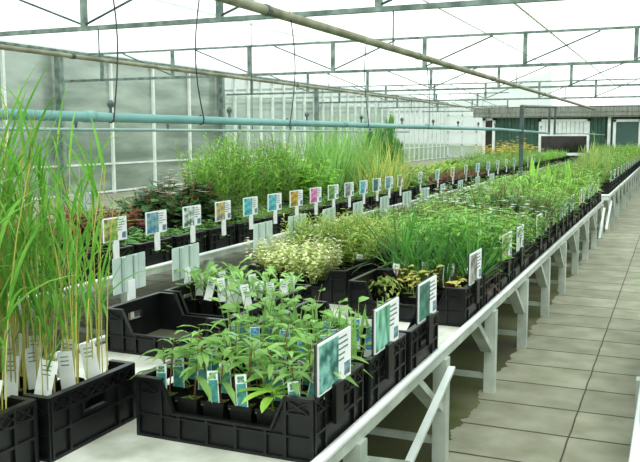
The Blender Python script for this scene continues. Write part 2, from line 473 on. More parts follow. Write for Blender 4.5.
# window
win = struct(empty('window_1', (-3.78, YB - .04, 1.33)))
b = MB(); W2, H2 = .9, .66
for a in ((-W2, W2, -H2, -H2 + .1), (-W2, W2, H2 - .08, H2), (-W2, -W2 + .09, -H2, H2), (W2 - .09, W2, -H2, H2)):
    b.box(a[0], a[1], -.07, .02, a[2], a[3])
b.build('window_frame', M['white_frame'], win)
b = MB(); b.box(-W2 + .08, W2 - .08, -.02, 0, -H2 + .08, .09)
b.build('dark_pane', mat('dark_window', (18, 22, 20), (44, 40, 36), 3, .12), win)
b = MB(); x = -W2 + .09
while x < W2 - .1:
    b.box(x, x + .135, -.045, -.025, .08, H2 - .08); x += .15
b.box(-W2 + .09, W2 - .09, -.06, -.02, .05, .1)
b.build('slatted_blind', M['white_frame'], win)
# door
d = struct(empty('door_1', (-1.62, YB - .04, 0)))
b = MB(); b.box(-.36, .4, -.02, .03, 0, 1.88); b.build('door_leaf', mat('grey_green_door', (58, 88, 82), (70, 100, 92), 1, .5), d)
b = MB()
for a in ((-.46, -.36, 0, 1.96), (.4, .5, 0, 1.96), (-.46, .5, 1.88, 1.97)): b.box(a[0], a[1], -.08, .02, a[2], a[3])
b.build('door_frame', M['white_frame'], d)
b = MB(); b.box(.3, .34, -.07, -.02, .95, 1.0); b.build('door_handle', M['steel'], d)
b = MB(); b.box(-2.26, -2.16, YB - .16, YB - .06, 0, 2.08); struct(b.build('trim_2', M['white_frame']))
b = MB(); b.box(-6.78, -6.66, YB - .12, YB - .04, 0, 2.06); b.box(-6.4, -6.3, YB - .12, YB - .04, 0, 2.06); b.box(-6.78, -6.3, YB - .12, YB - .04, 1.97, 2.06)
w2 = struct(b.build('window_2', M['white_frame']))
b = MB(); b.box(-6.66, -6.4, YB - .07, YB - .05, 0, 1.97); b.build('dark_pane', bpy.data.materials['dark_window'], w2)

# ------------------------------------------------------------------ roof trusses
def truss(Y, x0, x1, zb, zt, label, sign=1, xc=-6.4):
    t = empty('roof_truss', (0, Y, zb)); tag(t, label, 'roof truss')
    h = zt - zb
    b = MB(); b.box(x0, x1, -.028, .028, -.026, .026); b.build('bottom_chord', M['steel'], t)
    b = MB(); b.box(x0, x1, -.03, .03, h - .02, h + .02); b.build('top_chord', M['steel'], t)
    k0 = math.ceil((x0 + .1 - xc) / 1.9); k = k0
    while xc + k * 1.9 < x1:
        x = xc + k * 1.9
        b = MB(); b.box(x - .034, x + .034, -.03, .03, .026, h - .02); b.build('upright', M['steel'], t)
        xx = x + (1.3 if k >= 0 else -1.3)
        if x0 < xx < x1:
            b = MB(); b.tube([(x, 0, .04), (xx, 0, h - .03)], .014, 6); b.build('diagonal_rod', M['dark_steel'], t)
        if k == 0 and x0 < x - 1.3:
            b = MB(); b.tube([(x, 0, .04), (x - 1.3, 0, h - .03)], .014, 6); b.build('diagonal_rod', M['dark_steel'], t)
        k += 1
TL = ['nearest galvanised roof truss crossing the top of the greenhouse', 'second galvanised roof truss from the camera, above the bench middle',
      'third galvanised roof truss from the camera', 'fourth roof truss, the last before the green shed',
      'fifth roof truss, left of the green shed', 'sixth and farthest roof truss beside the glass end wall']
for i in range(6):
    Y = 8.29 + 7.25 * i
    truss(Y, WX + .02, 6.8 if i < 4 else -6.9, 2.74 if i == 0 else 2.70, 3.29, TL[i], xc=-6.7 if i == 0 else -6.4)
# column standing at the seam of the two bays
for i in range(1, 4):
    b = MB(); b.box(.1, .28, -.09, .09, 0, EZ); o = b.build('roof_column', M['steel'], None, (.0, 8.29 + 7.25 * i, 0))
    struct(o); o['label'] = 'galvanised column carrying the %s roof truss by the right walk' % ordinal(i + 1); o['category'] = 'column'

# ------------------------------------------------------------------ pipes
b = MB(); b.tube([(-6.49, -2, 2.36), (-6.49, YB - .3, 2.36)], .028, 10)
pA = tag(b.build('overhead_pipe', M['brown_pipe'], smooth=True), 'weathered grey-brown overhead pipe near the frosted glass wall', 'pipe')
b = MB(); b.tube([(-2.74, 2, 2.335), (-2.74, YB - .3, 2.335)], .036, 10)
pB = tag(b.build('overhead_pipe', M['brown_pipe'], smooth=True), 'weathered overhead pipe running from top left to the green shed door', 'pipe')
for Yc, px in ((5.4, pB), (9.2, pB), (13.4, pB), (19, pB), (7.8, pA), (14, pA)):
    X, Z, r = (-2.74, 2.335, .036) if px is pB else (-6.49, 2.36, .028)
    b = MB(); b.tube([(X, Yc - .03, Z), (X, Yc + .03, Z)], r + .006, 10); b.build('pipe_collar', M['dark_steel'], px)
for k in range(4):
    for X, px in ((-2.74, pB), (-6.49, pA)):
        b = MB(); b.tube([(X, 8.29 + 7.25 * k, 2.36), (X, 8.29 + 7.25 * k, 2.72)], .008, 5); b.build('hanger_rod', M['dark_steel'], px)

b = MB(); b.tube([(-2.74, 1.6, 1.54), (-2.74, 8, 1.535), (-2.74, 14, 1.53), (-2.74, 19.9, 1.47)], .025, 12)
tp = tag(b.build('irrigation_pipe', M['turquoise'], smooth=True), 'turquoise plastic irrigation pipe hanging above the front bench', 'pipe')
for Yc in (3.4, 6.9, 9.6):
    b = MB(); b.tube([(-2.74, Yc - .04, 1.54), (-2.74, Yc + .04, 1.54)], .030, 12); b.build('pipe_socket', M['turquoise'], tp, smooth=True)
Yc = 3.58
while Yc < 19.5:
    b = MB(); b.tube([(-2.74, Yc, 1.55), (-2.74, Yc, 1.60)], .008, 6); b.frustum(-2.74, Yc, 1.592, 1.612, .016, .02, 0, 8); b.frustum(-2.74, Yc, 1.612, 1.628, .02, .01, 0, 8)
    b.build('sprinkler_nozzle', M['dark_steel'], tp)
    Yc += 1.26
b = MB(); b.tube([(-4.4, 3.5, 1.49), (-4.4, 14.3, 1.495)], .0135, 8)
tn = tag(b.build('water_pipe', M['grey_blue'], smooth=True), 'thin grey-blue water pipe above the glass-side bench', 'pipe')
for Yc in (5.3, 6.6, 8.0, 9.3, 10.8, 12.2):
    b = MB(); b.tube([(-4.4, Yc, 1.5), (-4.4, Yc, 1.535)], .01, 6); b.frustum(-4.4, Yc, 1.53, 1.56, .02, .012, 0, 8); b.build('sprinkler_nozzle', M['dark_steel'], tn)
for Yc in (8.29,):
    b = MB(); b.tube([(-4.4, Yc, 1.5), (-4.4, Yc, 2.7)], .004, 5); b.build('hanging_wire', M['black_wire'], tn)
# wires that hang the turquoise pipe from the pipe overhead
WL = ['thin black wire looped round the turquoise pipe, leftmost one', 'thin black wire hanging left of centre from the overhead pipe',
      'thin black wire hanging from the overhead pipe, third from left', 'thin black wire hanging from the overhead pipe, fourth from left',
      'thin black wire hanging from the overhead pipe, fifth from left']
for i, Yc in enumerate((3.57, 4.47, 5.73, 7.49, 9.6)):
    r2 = random.Random(i); pts = []
    for k in range(9):
        t = k / 8
        pts.append((-2.74 + .03 * math.sin(2.2 * t + i) * (1 - t) + .028 * t, Yc - .12 * math.sin(PI * t) * (.4 + .3 * (i % 3)) * (1 if i % 2 else -1), 2.37 * (1 - t) + 1.545 * t))
    for k in range(1, 8):
        a = PI * 1.5 * k / 7
        pts.append((-2.74 + .029 * math.cos(a), Yc + .02 * k / 7, 1.54 - .029 * math.sin(a)))
    b = MB(); b.tube(pts, .0042, 5)
    tag(b.build('hanging_wire', M['black_wire']), WL[i], 'wire')
# support frame at the end of the turquoise pipe
t = empty('pipe_support', (-2.74, 16.2, 0)); tag(t, 'dark steel support post rising through the plants before the shed', 'support')
b = MB(); b.box(-.036, .036, -.036, .036, 0, 2.0); b.build('post', M['dark_steel'], t)
b = MB(); b.tube([(0, .0, 1.98), (0, 4.9, 2.11)], .03, 8); b.build('cross_bar', M['dark_steel'], t)
for yy in (3.75, 4.75):
    b = MB(); b.tube([(0, yy, 2.08), (0, yy, 1.44)], .026, 8); b.build('drop_pipe', M['dark_steel'], t)
b = MB(); b.tube([(-2.74, 20.95, 1.46), (-2.6, 25, 1.47), (-2.35, 31.3, 1.42)], .018, 8)
tag(b.build('water_pipe', M['grey_blue'], smooth=True), 'thin pale water pipe reaching the white post of the shed', 'pipe')

# ------------------------------------------------------------------ benches
ZT = .50
def bench(x0, x1, y0, y1, zt, label, braces, endrail=False, side=1):
    """x1 is the walk-side rail"""
    t = empty('plant_bench', (0, 0, 0)); tag(t, label, 'bench')
    b = MB(); b.box(x0 + .02, x1 - .02 * side if x1 > x0 else x1, y0, y1, zt - .02, zt); b.build('table_top', M['table'], t)
    for xr, nm in ((x1, 'rail'), (x0, 'rail')):
        b = MB(); b.tube([(xr, y0 - .02, zt + .014), (xr, y1 + .02, zt + .014)], .016, 10)
        b.build(nm, M['rail_metal'], t, smooth=True)
        b = MB(); b.box(xr - .010, xr + .010, y0, y1, zt - .034, zt + .0); b.build('edge_strip', M['bench_metal'], t)
    if endrail:
        b = MB(); b.tube([(x0, y0 - .02, zt + .012), (x1, y0 - .02, zt + .012)], .019, 10); b.box(x0, x1, y0 - .03, y0 - .006, zt - .06, zt); b.build('end_rail', M['rail_metal'], t)
    y = y0 + ((3.455 - y0) % 1.07 if not endrail else .06)
    while y < y1:
        for xr in (x1 - .005, x0 + .005):
            b = MB(); b.box(xr - .03, xr + .03, y - .032, y + .032, 0, zt - .03); b.build('leg', M['bench_metal'], t)
        if braces:
            b = MB(); b.bar((x1 - .02, y - .03, zt - .25), (x1 - .02, y - .40, zt - .02), .03, .064, 0, (1, 0, 0)); b.build('brace', M['bench_metal'], t)
        b = MB(); b.box(x0, x1, y - .012, y + .012, .075, .105); b.build('cross_tie', M['bench_metal'], t)
        y += 1.07
    return t
bA = bench(-2.38, -.9, 1.1, 12.05, ZT, 'long white metal plant bench in the foreground', True)
b = MB(); b.bar((-.85, 3.42, .44), (-.83, 2.62, .24), .014, .03, 0, (1, 0, 0)); b.build('diagonal_strut', M['rail_metal'], bA)
b = MB(); b.bar((-.875, 2.39, .41), (-.835, 2.72, .275), .02, .025, 0, (1, 0, 0)); b.build('short_strut', M['bench_metal'], bA)
bB = bench(-2.38, -.87, 12.78, 30.3, ZT + .035, 'second white metal plant bench running on to the shed', True, True)
for (ya, yb) in ((11.6, 11.0), (12.9, 12.1)):
    b = MB(); b.bar((-.84, ya, .46), (-.84, yb, .12), .014, .03, 0, (1, 0, 0)); b.build('diagonal_strut', M['rail_metal'], bA if ya < 12 else bB)
bC = bench(-4.98, -3.37, 2.2, 30.3, ZT, 'long plant bench on the glass wall side of the greenhouse', False)
bD = bench(1.3, -.068, 1.6, 6.4, ZT, 'plant bench on the right of the walk, barely in view', False)

# ------------------------------------------------------------------ crates
def crate_mesh(name, matr):
    """60 x 40 x 19 cm nursery crate, tall slotted short ends, long sides cut low"""
    Lx, Ly, H = .30, .20, .19
    b = MB(); t = .006
    b.box(-Lx + .008, Lx - .008, -Ly + .008, Ly - .008, .004, .012)
    for s in (-1, 1):                                           # short ends with slot
        x0, x1 = (s * Lx - t, s * Lx) if s > 0 else (s * Lx, s * Lx + t)
        b.box(x0, x1, -Ly, Ly, 0, .105); b.box(x0, x1, -Ly, -.055, .105, .14); b.box(x0, x1, .055, Ly, .105, .14); b.box(x0, x1, -Ly, Ly, .14, H)
        xo = s * (Lx + .009)
        xa, xb = min(xo, s * Lx), max(xo, s * Lx)
        b.box(xa - (.014 if s > 0 else 0), xb + (.014 if s < 0 else 0), -Ly - .004, Ly + .004, H - .008, H + .002)   # rim
        for z in (.082, .142): b.box(xa, xb, -Ly, Ly, z - .004, z + .004)
        b.box(xa, xb, -Ly, Ly, 0, .01)
        for y in (-Ly + .006, -.118, .118, Ly - .006): b.box(xa, xb, y - .005, y + .005, 0, H)
        for k in range(7):                                      # lattice band under the rim
            ya = -Ly + .01 + k * .054; yb = ya + .054
            b.bar((xo - s * .002, ya, .146), (xo - s * .002, yb, .182), .004, .005, 0, (1, 0, 0)); b.bar((xo - s * .002, ya, .182), (xo - s * .002, yb, .146), .004, .005, 0, (1, 0, 0))
        b.box(xa, xb, -.062, -.055, .1, .145); b.box(xa, xb, .055, .062, .1, .145); b.box(xa, xb, -.06, .06, .097, .105)
    lo = .088
    for s in (-1, 1):                                           # long sides
        y0, y1 = (s * Ly - t, s * Ly) if s > 0 else (s * Ly, s * Ly + t)
        poly = [(-Lx, 0), (Lx, 0), (Lx, H), (Lx - .085, H), (Lx - .135, lo), (-Lx + .135, lo), (-Lx + .085, H), (-Lx, H)]
        # split into convex pieces
        b.prism_y([(-Lx, 0), (Lx, 0), (Lx, lo), (-Lx, lo)], y0, y1)
        b.prism_y([(Lx - .135, lo), (Lx, lo), (Lx, H), (Lx - .085, H)], y0, y1)
        b.prism_y([(-Lx, lo), (-Lx + .135, lo), (-Lx + .085, H), (-Lx, H)], y0, y1)
        yo = s * (Ly + .009); ya, yb = min(yo, s * Ly), max(yo, s * Ly)
        b.box(-Lx, Lx, ya, yb, 0, .009); b.box(-Lx + .13, Lx - .13, ya - (.01 if s > 0 else 0), yb + (.01 if s < 0 else 0), lo - .006, lo + .002)
        b.box(-Lx, Lx, ya, yb, lo - .018, lo - .012)
        for q in (-1, 1):
            xa, xb = sorted((q * Lx, q * (Lx - .087)))
            b.box(xa, xb, ya - (.012 if s > 0 else 0), yb + (.012 if s < 0 else 0), H - .008, H + .002)
            b.box(xa, xb, ya, yb, .138, .145)
            b.bar((q * (Lx - .13), yo - s * .002, lo), (q * (Lx - .085), yo - s * .002, H), .008, .01, 0, (0, 1, 0))
            xa2 = q * (Lx - .01); xb2 = q * (Lx - .08)
            b.bar((xa2, yo - s * .002, .146), (xb2, yo - s * .002, .182), .004, .005, 0, (0, 1, 0)); b.bar((xa2, yo - s * .002, .182), (xb2, yo - s * .002, .146), .004, .005, 0, (0, 1, 0))
            b.box(q * Lx - .006, q * Lx + .006, ya, yb, 0, H); b.box(q * (Lx - .085) - .005, q * (Lx - .085) + .005, ya, yb, 0, H)
        for x in (-.15, -.05, .05, .15): b.box(x - .005, x + .005, ya, yb, 0, lo)
    return b.mesh(name, [matr])
CR = crate_mesh('plastic_crate', M['black'])
def crate(x0, y0, label, z=ZT, group=None, me=None, rz=0):
    o = link('plastic_crate', me or CR, None, (x0 + .3, y0 + .2, z), rz)
    tag(o, label, 'crate', group)
    return o

# ------------------------------------------------------------------ plant signs
def sign_parts(name, pic, stand, back=False, w_=.255, h_=.155):
    """panel in the yz plane, print on its +x face; origin at the foot of the clip"""
    t = empty(name); z0 = stand
    b = MB(); b.box(-.003, .003, -w_ / 2, w_ / 2, z0, z0 + h_); kid(b.build('panel', M['sign_white'] if not back else M['sign_back'], t))
    if back:                                                     # two folded ridges show on the reverse
        b = MB()
        for y in (-w_ * .17, w_ * .17): b.box(.003, .012, y - .012, y + .012, z0 + .004, z0 + h_ - .004)
        kid(b.build('ridge', M['sign_back'], t))
        b = MB()
        for y in (-w_ * .26, -w_ * .1, w_ * .1, w_ * .26): b.box(.003, .0042, y - .003, y + .003, z0 + .004, z0 + h_ - .004)
        kid(b.build('fold_shade', M['print_shade_grey'], t))  # grey strips paint the shade in the creases beside the ridges
        b = MB(); b.box(.004, .010, -.03, .03, -.03, z0 + .05); kid(b.build('clip', M['sign_white'], t))
        b = MB(); b.tube([(-.008, 0, -.10), (-.008, 0, z0 + .1)], .006, 6); kid(b.build('stake', M['stake'], t))
    else:
        b = MB(); b.box(.003, .0045, -w_ / 2 + .003, w_ * .08, z0 + .006, z0 + h_ - .006); kid(b.build('photo_print', M['pic ' + pic], t))
        b = MB(); rr = random.Random(hash(pic) % 97 if False else len(pic))
        for k in range(5):
            zz = z0 + h_ - .018 - k * .017
            b.box(.003, .0042, w_ * .10, w_ * (.26 + .2 * rr.random()), zz - .0025, zz + .0025)
        kid(b.build('printed_text', M['print_shade_grey'], t))
        b = MB(); b.box(.003, .0045, w_ * .28, w_ * .46, z0 + .012, z0 + .052); kid(b.build('small_print', M['pic small'], t))
        b = MB()
        b.box(-.007, -.003, -w_ / 2 - (.012 if stand == 0 else .002), w_ / 2 + .002, z0 - .004, z0 + h_ + .002); kid(b.build('backing', M['black'] if stand == 0 else M['sign_back'], t))
    return t
SIGN = {}
def sign(pic, loc, label, kind, tilt=0.0):
    key = (pic, kind)
    if key not in SIGN:
        t = sign_parts('plant_sign', pic, .0 if kind == 'edge' else .085)
        b = MB()
        if kind == 'edge': b.box(.004, .018, -.03, .03, -.11, .012); kid(b.build('clip', M['black'], t))
        else: b.box(-.003, .009, -.028, .028, -.04, .09); kid(b.build('clip', M['sign_white'], t))
        SIGN[key] = t; t.location = loc; t.rotation_euler = (0, 0, tilt)
    else:
        t = dup(SIGN[key], loc, tilt)
    return tag(t, label, 'sign')
SB = [None]
def sign_back(loc, label, tilt=0.0):
    if SB[0] is None:
        SB[0] = sign_parts('plant_sign', '', .06, True, .26, .165); t = SB[0]; t.location = loc; t.rotation_euler = (0, 0, tilt)
    else: t = dup(SB[0], loc, tilt)
    return tag(t, label, 'sign')

# ------------------------------------------------------------------ plants
def stems(mb, rr, n, h, spread, lean, leaf, per, lmi=0, smi=1, sr=.0022, base_r=.02, start=.15, near=True, bend=.0, tipdir=None, updown=(.1, .7)):
    """leaf = (length, width, droop, shape); per = leaves per stem"""
    for i in range(n):
        a = rr.random() * 2 * PI; q = math.sqrt(rr.random())
        bx, by = base_r * q * math.cos(a), base_r * q * math.sin(a)
        ln = lean * (.4 + .8 * rr.random()) * (.4 + q); hh = h * rr.uniform(.72, 1.08)
        pts = []
        for k in range(4):
            t = k / 3
            pts.append(Vector((bx + math.cos(a) * (ln * hh * t * (1 + bend * t) + spread * q * t), by + math.sin(a) * (ln * hh * t * (1 + bend * t) + spread * q * t), hh * t * (1 - .12 * ln * t))))
        if near: mb.tube(pts, [sr, sr * .9, sr * .8, sr * .5], 4, smi, False)
        else: mb.tube([pts[0], pts[2], pts[3]], sr * 1.3, 3, smi, False)
        for k in range(per):
            t = start + (1 - start) * (k + rr.random() * .6) / per
            t = min(t, 1.0); j = min(int(t * 3), 2); u = t * 3 - j
            p = pts[j].lerp(pts[j + 1], u)
            az = a + k * 2.4 + rr.uniform(-.5, .5)
            el = rr.uniform(*updown)
            l, w_, dr, sh = leaf
            sc = rr.uniform(.7, 1.1) * (.75 + .4 * (1 - abs(2 * t - 1.1)))
            mb.leaf(p, (math.cos(az), math.sin(az), el), l * sc, w_ * sc, dr * rr.uniform(.6, 1.3), lmi if not isinstance(lmi, tuple) else rr.choice(lmi), 3 if near else 2, .2 if near else 0, sh, rr.uniform(-.3, .3))

def blades(mb, rr, n, h, w_, spread, droop, lmi=0, base_r=.025, segs=6, fold=.2):
    for i in range(n):
        a = rr.random() * 2 * PI; q = math.sqrt(rr.random())
        d = (math.cos(a) * spread * rr.uniform(.2, 1), math.sin(a) * spread * rr.uniform(.2, 1), 1)
        mb.leaf((base_r * q * math.cos(a), base_r * q * math.sin(a), 0), d, h * rr.uniform(.6, 1.08), w_ * rr.uniform(.7, 1.2), droop * rr.uniform(.3, 1.4), lmi if not isinstance(lmi, tuple) else rr.choice(lmi), segs, fold, 'strap', rr.uniform(-.4, .4))

def flower(mb, p, r, mi, petals=6, rr=rnd):
    for k in range(petals):
        a = 2 * PI * k / petals + rr.random()
        mb.leaf(p, (math.cos(a), math.sin(a), .5), r, r * .75, .5, mi, 2, 0, 'round')

def stalk(mb, p, r_, n, r):
    mb.tube([(p[0] * .2, p[1] * .2, 0), p], .0016, 3, 1, False); flower(mb, p, r_, 3, n, r)
def P_pen(mb, r, near):     # upright stems, opposite lance leaves
    stems(mb, r, r.choice((1, 1, 2)), .205, .02, .14, (.11, .031, .9, 'lance'), 7, (0, 0, 2), 1, .0026, .012, .45, near, updown=(.15, .9))
def P_rosette(mb, r, near):
    mb.tube([(0, 0, 0), (.005, 0, .07)], .003, 5, 1, False)
    for k in range(7): mb.leaf((.005, 0, .05 + .003 * k), (math.cos(k * .95), math.sin(k * .95), .35), .125, .042, .7, 0, 5, .2, 'lance')
def P_spoon(mb, r, near):
    stems(mb, r, 2, .17, .02, .25, (.085, .044, .5, 'spoon'), 4, 0, 1, .002, .012, .3, near, updown=(.4, 1.2))
def P_strapround(mb, r, near):
    blades(mb, r, 4, .22, .022, .25, .4, 0, .015, 4); stems(mb, r, 2, .25, .02, .3, (.06, .046, .4, 'round'), 3, 0, 1, .002, .012, .5, near)
def P_reed(mb, r, near):
    n = 8
    for i in range(n):
        a = r.random() * 2 * PI; q = r.random() * .045; h = r.uniform(.42, .86); ln = r.uniform(.0, .14)
        pts = [Vector((math.cos(a) * (q + ln * h * t * t), math.sin(a) * (q + ln * h * t * t), h * t)) for t in (0, .25, .5, .75, 1)]
        mb.tube(pts, [.0024, .0022, .002, .0016, .001], 4, 1, False)
        k = 5
        for j in range(k):
            t = .28 + .72 * (j + r.random() * .7) / k; t = min(t, 1); i0 = min(int(t * 4), 3); p = pts[i0].lerp(pts[i0 + 1], t * 4 - i0)
            az = r.random() * 2 * PI
            mb.leaf(p, (math.cos(az) * .32, math.sin(az) * .32, 1), r.uniform(.16, .36), r.uniform(.0065, .0125), r.uniform(.3, 1.9), 0, 6, .15, 'strap', r.uniform(-.6, .6))
def P_varieg(mb, r, near):
    stems(mb, r, 20, .30, .05, .32, (.036, .022, .3, 'round'), 18, (0, 0, 2), 1, .0014, .03, .2, near, updown=(0, .8))
def P_feather(mb, r, near):
    stems(mb, r, 18, .38, .05, .32, (.06, .017, .5, 'lance'), 22, (0, 0, 2), 1, .0014, .03, .15, near, updown=(.1, 1.1))
def P_grassy(mb, r, near):
    blades(mb, r, 18, .47, .016, .65, 1.1, (0, 0, 2), .03, 5); blades(mb, r, 16, .19, .012, .9, 1.3, 1, .035, 3)
def P_bushy(mb, r, near):
    stems(mb, r, 12, .33, .06, .35, (.088, .040, .6, 'lance'), 10, (0, 0, 2), 1, .0018, .03, .15, near)
def P_fine(mb, r, near):
    stems(mb, r, 13, .38, .05, .3, (.10, .021, .5, 'lance'), 11, (0, 0, 2), 1, .0016, .035, .15, near)
def P_white(mb, r, near):
    P_bushy(mb, r, near)
    for k in range(5): a = r.random() * 6.28; q = r.random() * .12; stalk(mb, (q * math.cos(a), q * math.sin(a), r.uniform(.28, .36)), .02 * 1.35, 5, r)
def P_tall(mb, r, near):
    stems(mb, r, 7, .40, .05, .22, (.15, .034, .8, 'lance'), 9, (0, 0, 2), 1, .0026, .035, .12, near, updown=(.3, 1.3))
def P_tallyellow(mb, r, near):
    P_tall(mb, r, near)
    for k in range(2): a = r.random() * 6.28; q = r.random() * .13; stalk(mb, (q * math.cos(a), q * math.sin(a), r.uniform(.4, .56)), .02 * 1.35, 5, r)
def P_bigleaf(mb, r, near):
    for k in range(6):
        a = r.random() * 6.28
        mb.leaf((0, 0, 0), (math.cos(a) * (.1 if k < 2 else .3), math.sin(a) * (.1 if k < 2 else .3), 1), .72 if k < 2 else r.uniform(.35, .5), .11, .2, 0, 5, .2, 'lance', r.uniform(-.4, .4))
def P_broad(mb, r, near):
    stems(mb, r, 12, .60, .09, .3, (.11, .08, .5, 'round'), 11, (0, 2), 1, .003, .04, .15, near)
def P_miscanthus(mb, r, near):
    blades(mb, r, 34, 1.12, .018, .28, .75, 0, .05, 6)
def P_yellowgrass(mb, r, near):
    blades(mb, r, 16, .75, .013, .35, 1.2, (0, 0, 2), .05, 6)
def P_cone(mb, r, near):
    for i in range(230):
        t = r.random() ** 1.2; a = r.random() * 6.28; rad = .13 * (1 - t) ** .7 * math.sqrt(r.random()) + .01
        mb.leaf((rad * math.cos(a), rad * math.sin(a), .06 + .72 * t), (math.cos(a) * .35, math.sin(a) * .35, 1), .12, .02, .1, 0, 2, 0, 'lance')
    mb.tube([(0, 0, 0), (0, 0, .7)], .006, 5, 1, False)
def P_red(mb, r, near):
    stems(mb, r, 9, .22, .05, .4, (.10, .06, .6, 'round'), 4, (0, 0, 2), 1, .0025, .03, .4, near)
def P_bergenia(mb, r, near):
    stems(mb, r, 11, .28, .06, .5, (.13, .09, .6, 'round'), 5, 0, 1, .003, .03, .4, near)
def P_pinkflower(mb, r, near):
    P_bergenia(mb, r, near)
    for k in range(3): a = r.random() * 6.28; q = r.random() * .08; stalk(mb, (q * math.cos(a), q * math.sin(a), r.uniform(.28, .36)), .02 * 1.35, 5, r)
def P_meadow(mb, r, near):
    stems(mb, r, 14, .72, .06, .18, (.12, .022, .6, 'lance'), 15, (0, 0, 2), 1, .0018, .045, .1, near, updown=(.4, 1.6))
    if r.random() < .7:
        for k in range(2): a = r.random() * 6.28; q = r.random() * .12; stalk(mb, (q * math.cos(a), q * math.sin(a), r.uniform(.35, .6)), .02 * 1.35, 6, r)
def P_hosta(mb, r, near):
    for k in range(12):
        a = r.random() * 6.28
        mb.leaf((.02 * math.cos(a), .02 * math.sin(a), 0), (math.cos(a) * .45, math.sin(a) * .45, 1), r.uniform(.2, .36), .085, .8, r.choice((0, 0, 2)), 4, .2, 'lance', r.uniform(-.3, .3))
def P_heather(mb, r, near):
    stems(mb, r, 20, .15, .06, .5, (.022, .008, .3, 'lance'), 12, (0, 0, 2), 1, .0016, .05, .2, near)
def P_lily(mb, r, near):
    blades(mb, r, 22, .46, .018, .4, .9, 0, .035, 5)
    for k in range(3):
        a = r.random() * 6.28; q = r.uniform(.02, .12); p = (q * math.cos(a), q * math.sin(a), r.uniform(.42, .54))
        mb.tube([(0, 0, 0), p], .0025, 3, 1, False); flower(mb, p, .065, 3 if k else 2, 6, r)
def P_straps(mb, r, near):
    blades(mb, r, 20, .5, .022, .3, .7, (0, 2), .035, 5)
def P_tallreed(mb, r, near):
    n = 5
    for i in range(n):
        a = r.random() * 6.28; q = r.random() * .05; h = r.uniform(.6, 1.15)
        mb.tube([(q * math.cos(a), q * math.sin(a), 0), (q * 1.6 * math.cos(a), q * 1.6 * math.sin(a), h)], .004, 3, 1, False)
        for j in range(7):
            t = .2 + .8 * j / 7; az = r.random() * 6.28
            mb.leaf((q * 1.4 * math.cos(a), q * 1.4 * math.sin(a), h * t), (math.cos(az) * .3, math.sin(az) * .3, 1), .22, .014, .4, 0, 3, 0, 'strap')
def P_shrub(mb, r, near):
    stems(mb, r, 16, .42, .06, .25, (.05, .016, .3, 'lance'), 16, (0, 0, 2), 1, .0025, .04, .1, near, updown=(.4, 1.5))
def P_wisp(mb, r, near):
    stems(mb, r, 3, .16, .03, .35, (.055, .032, .5, 'round'), 4, 0, 1, .002, .012, .4, near)

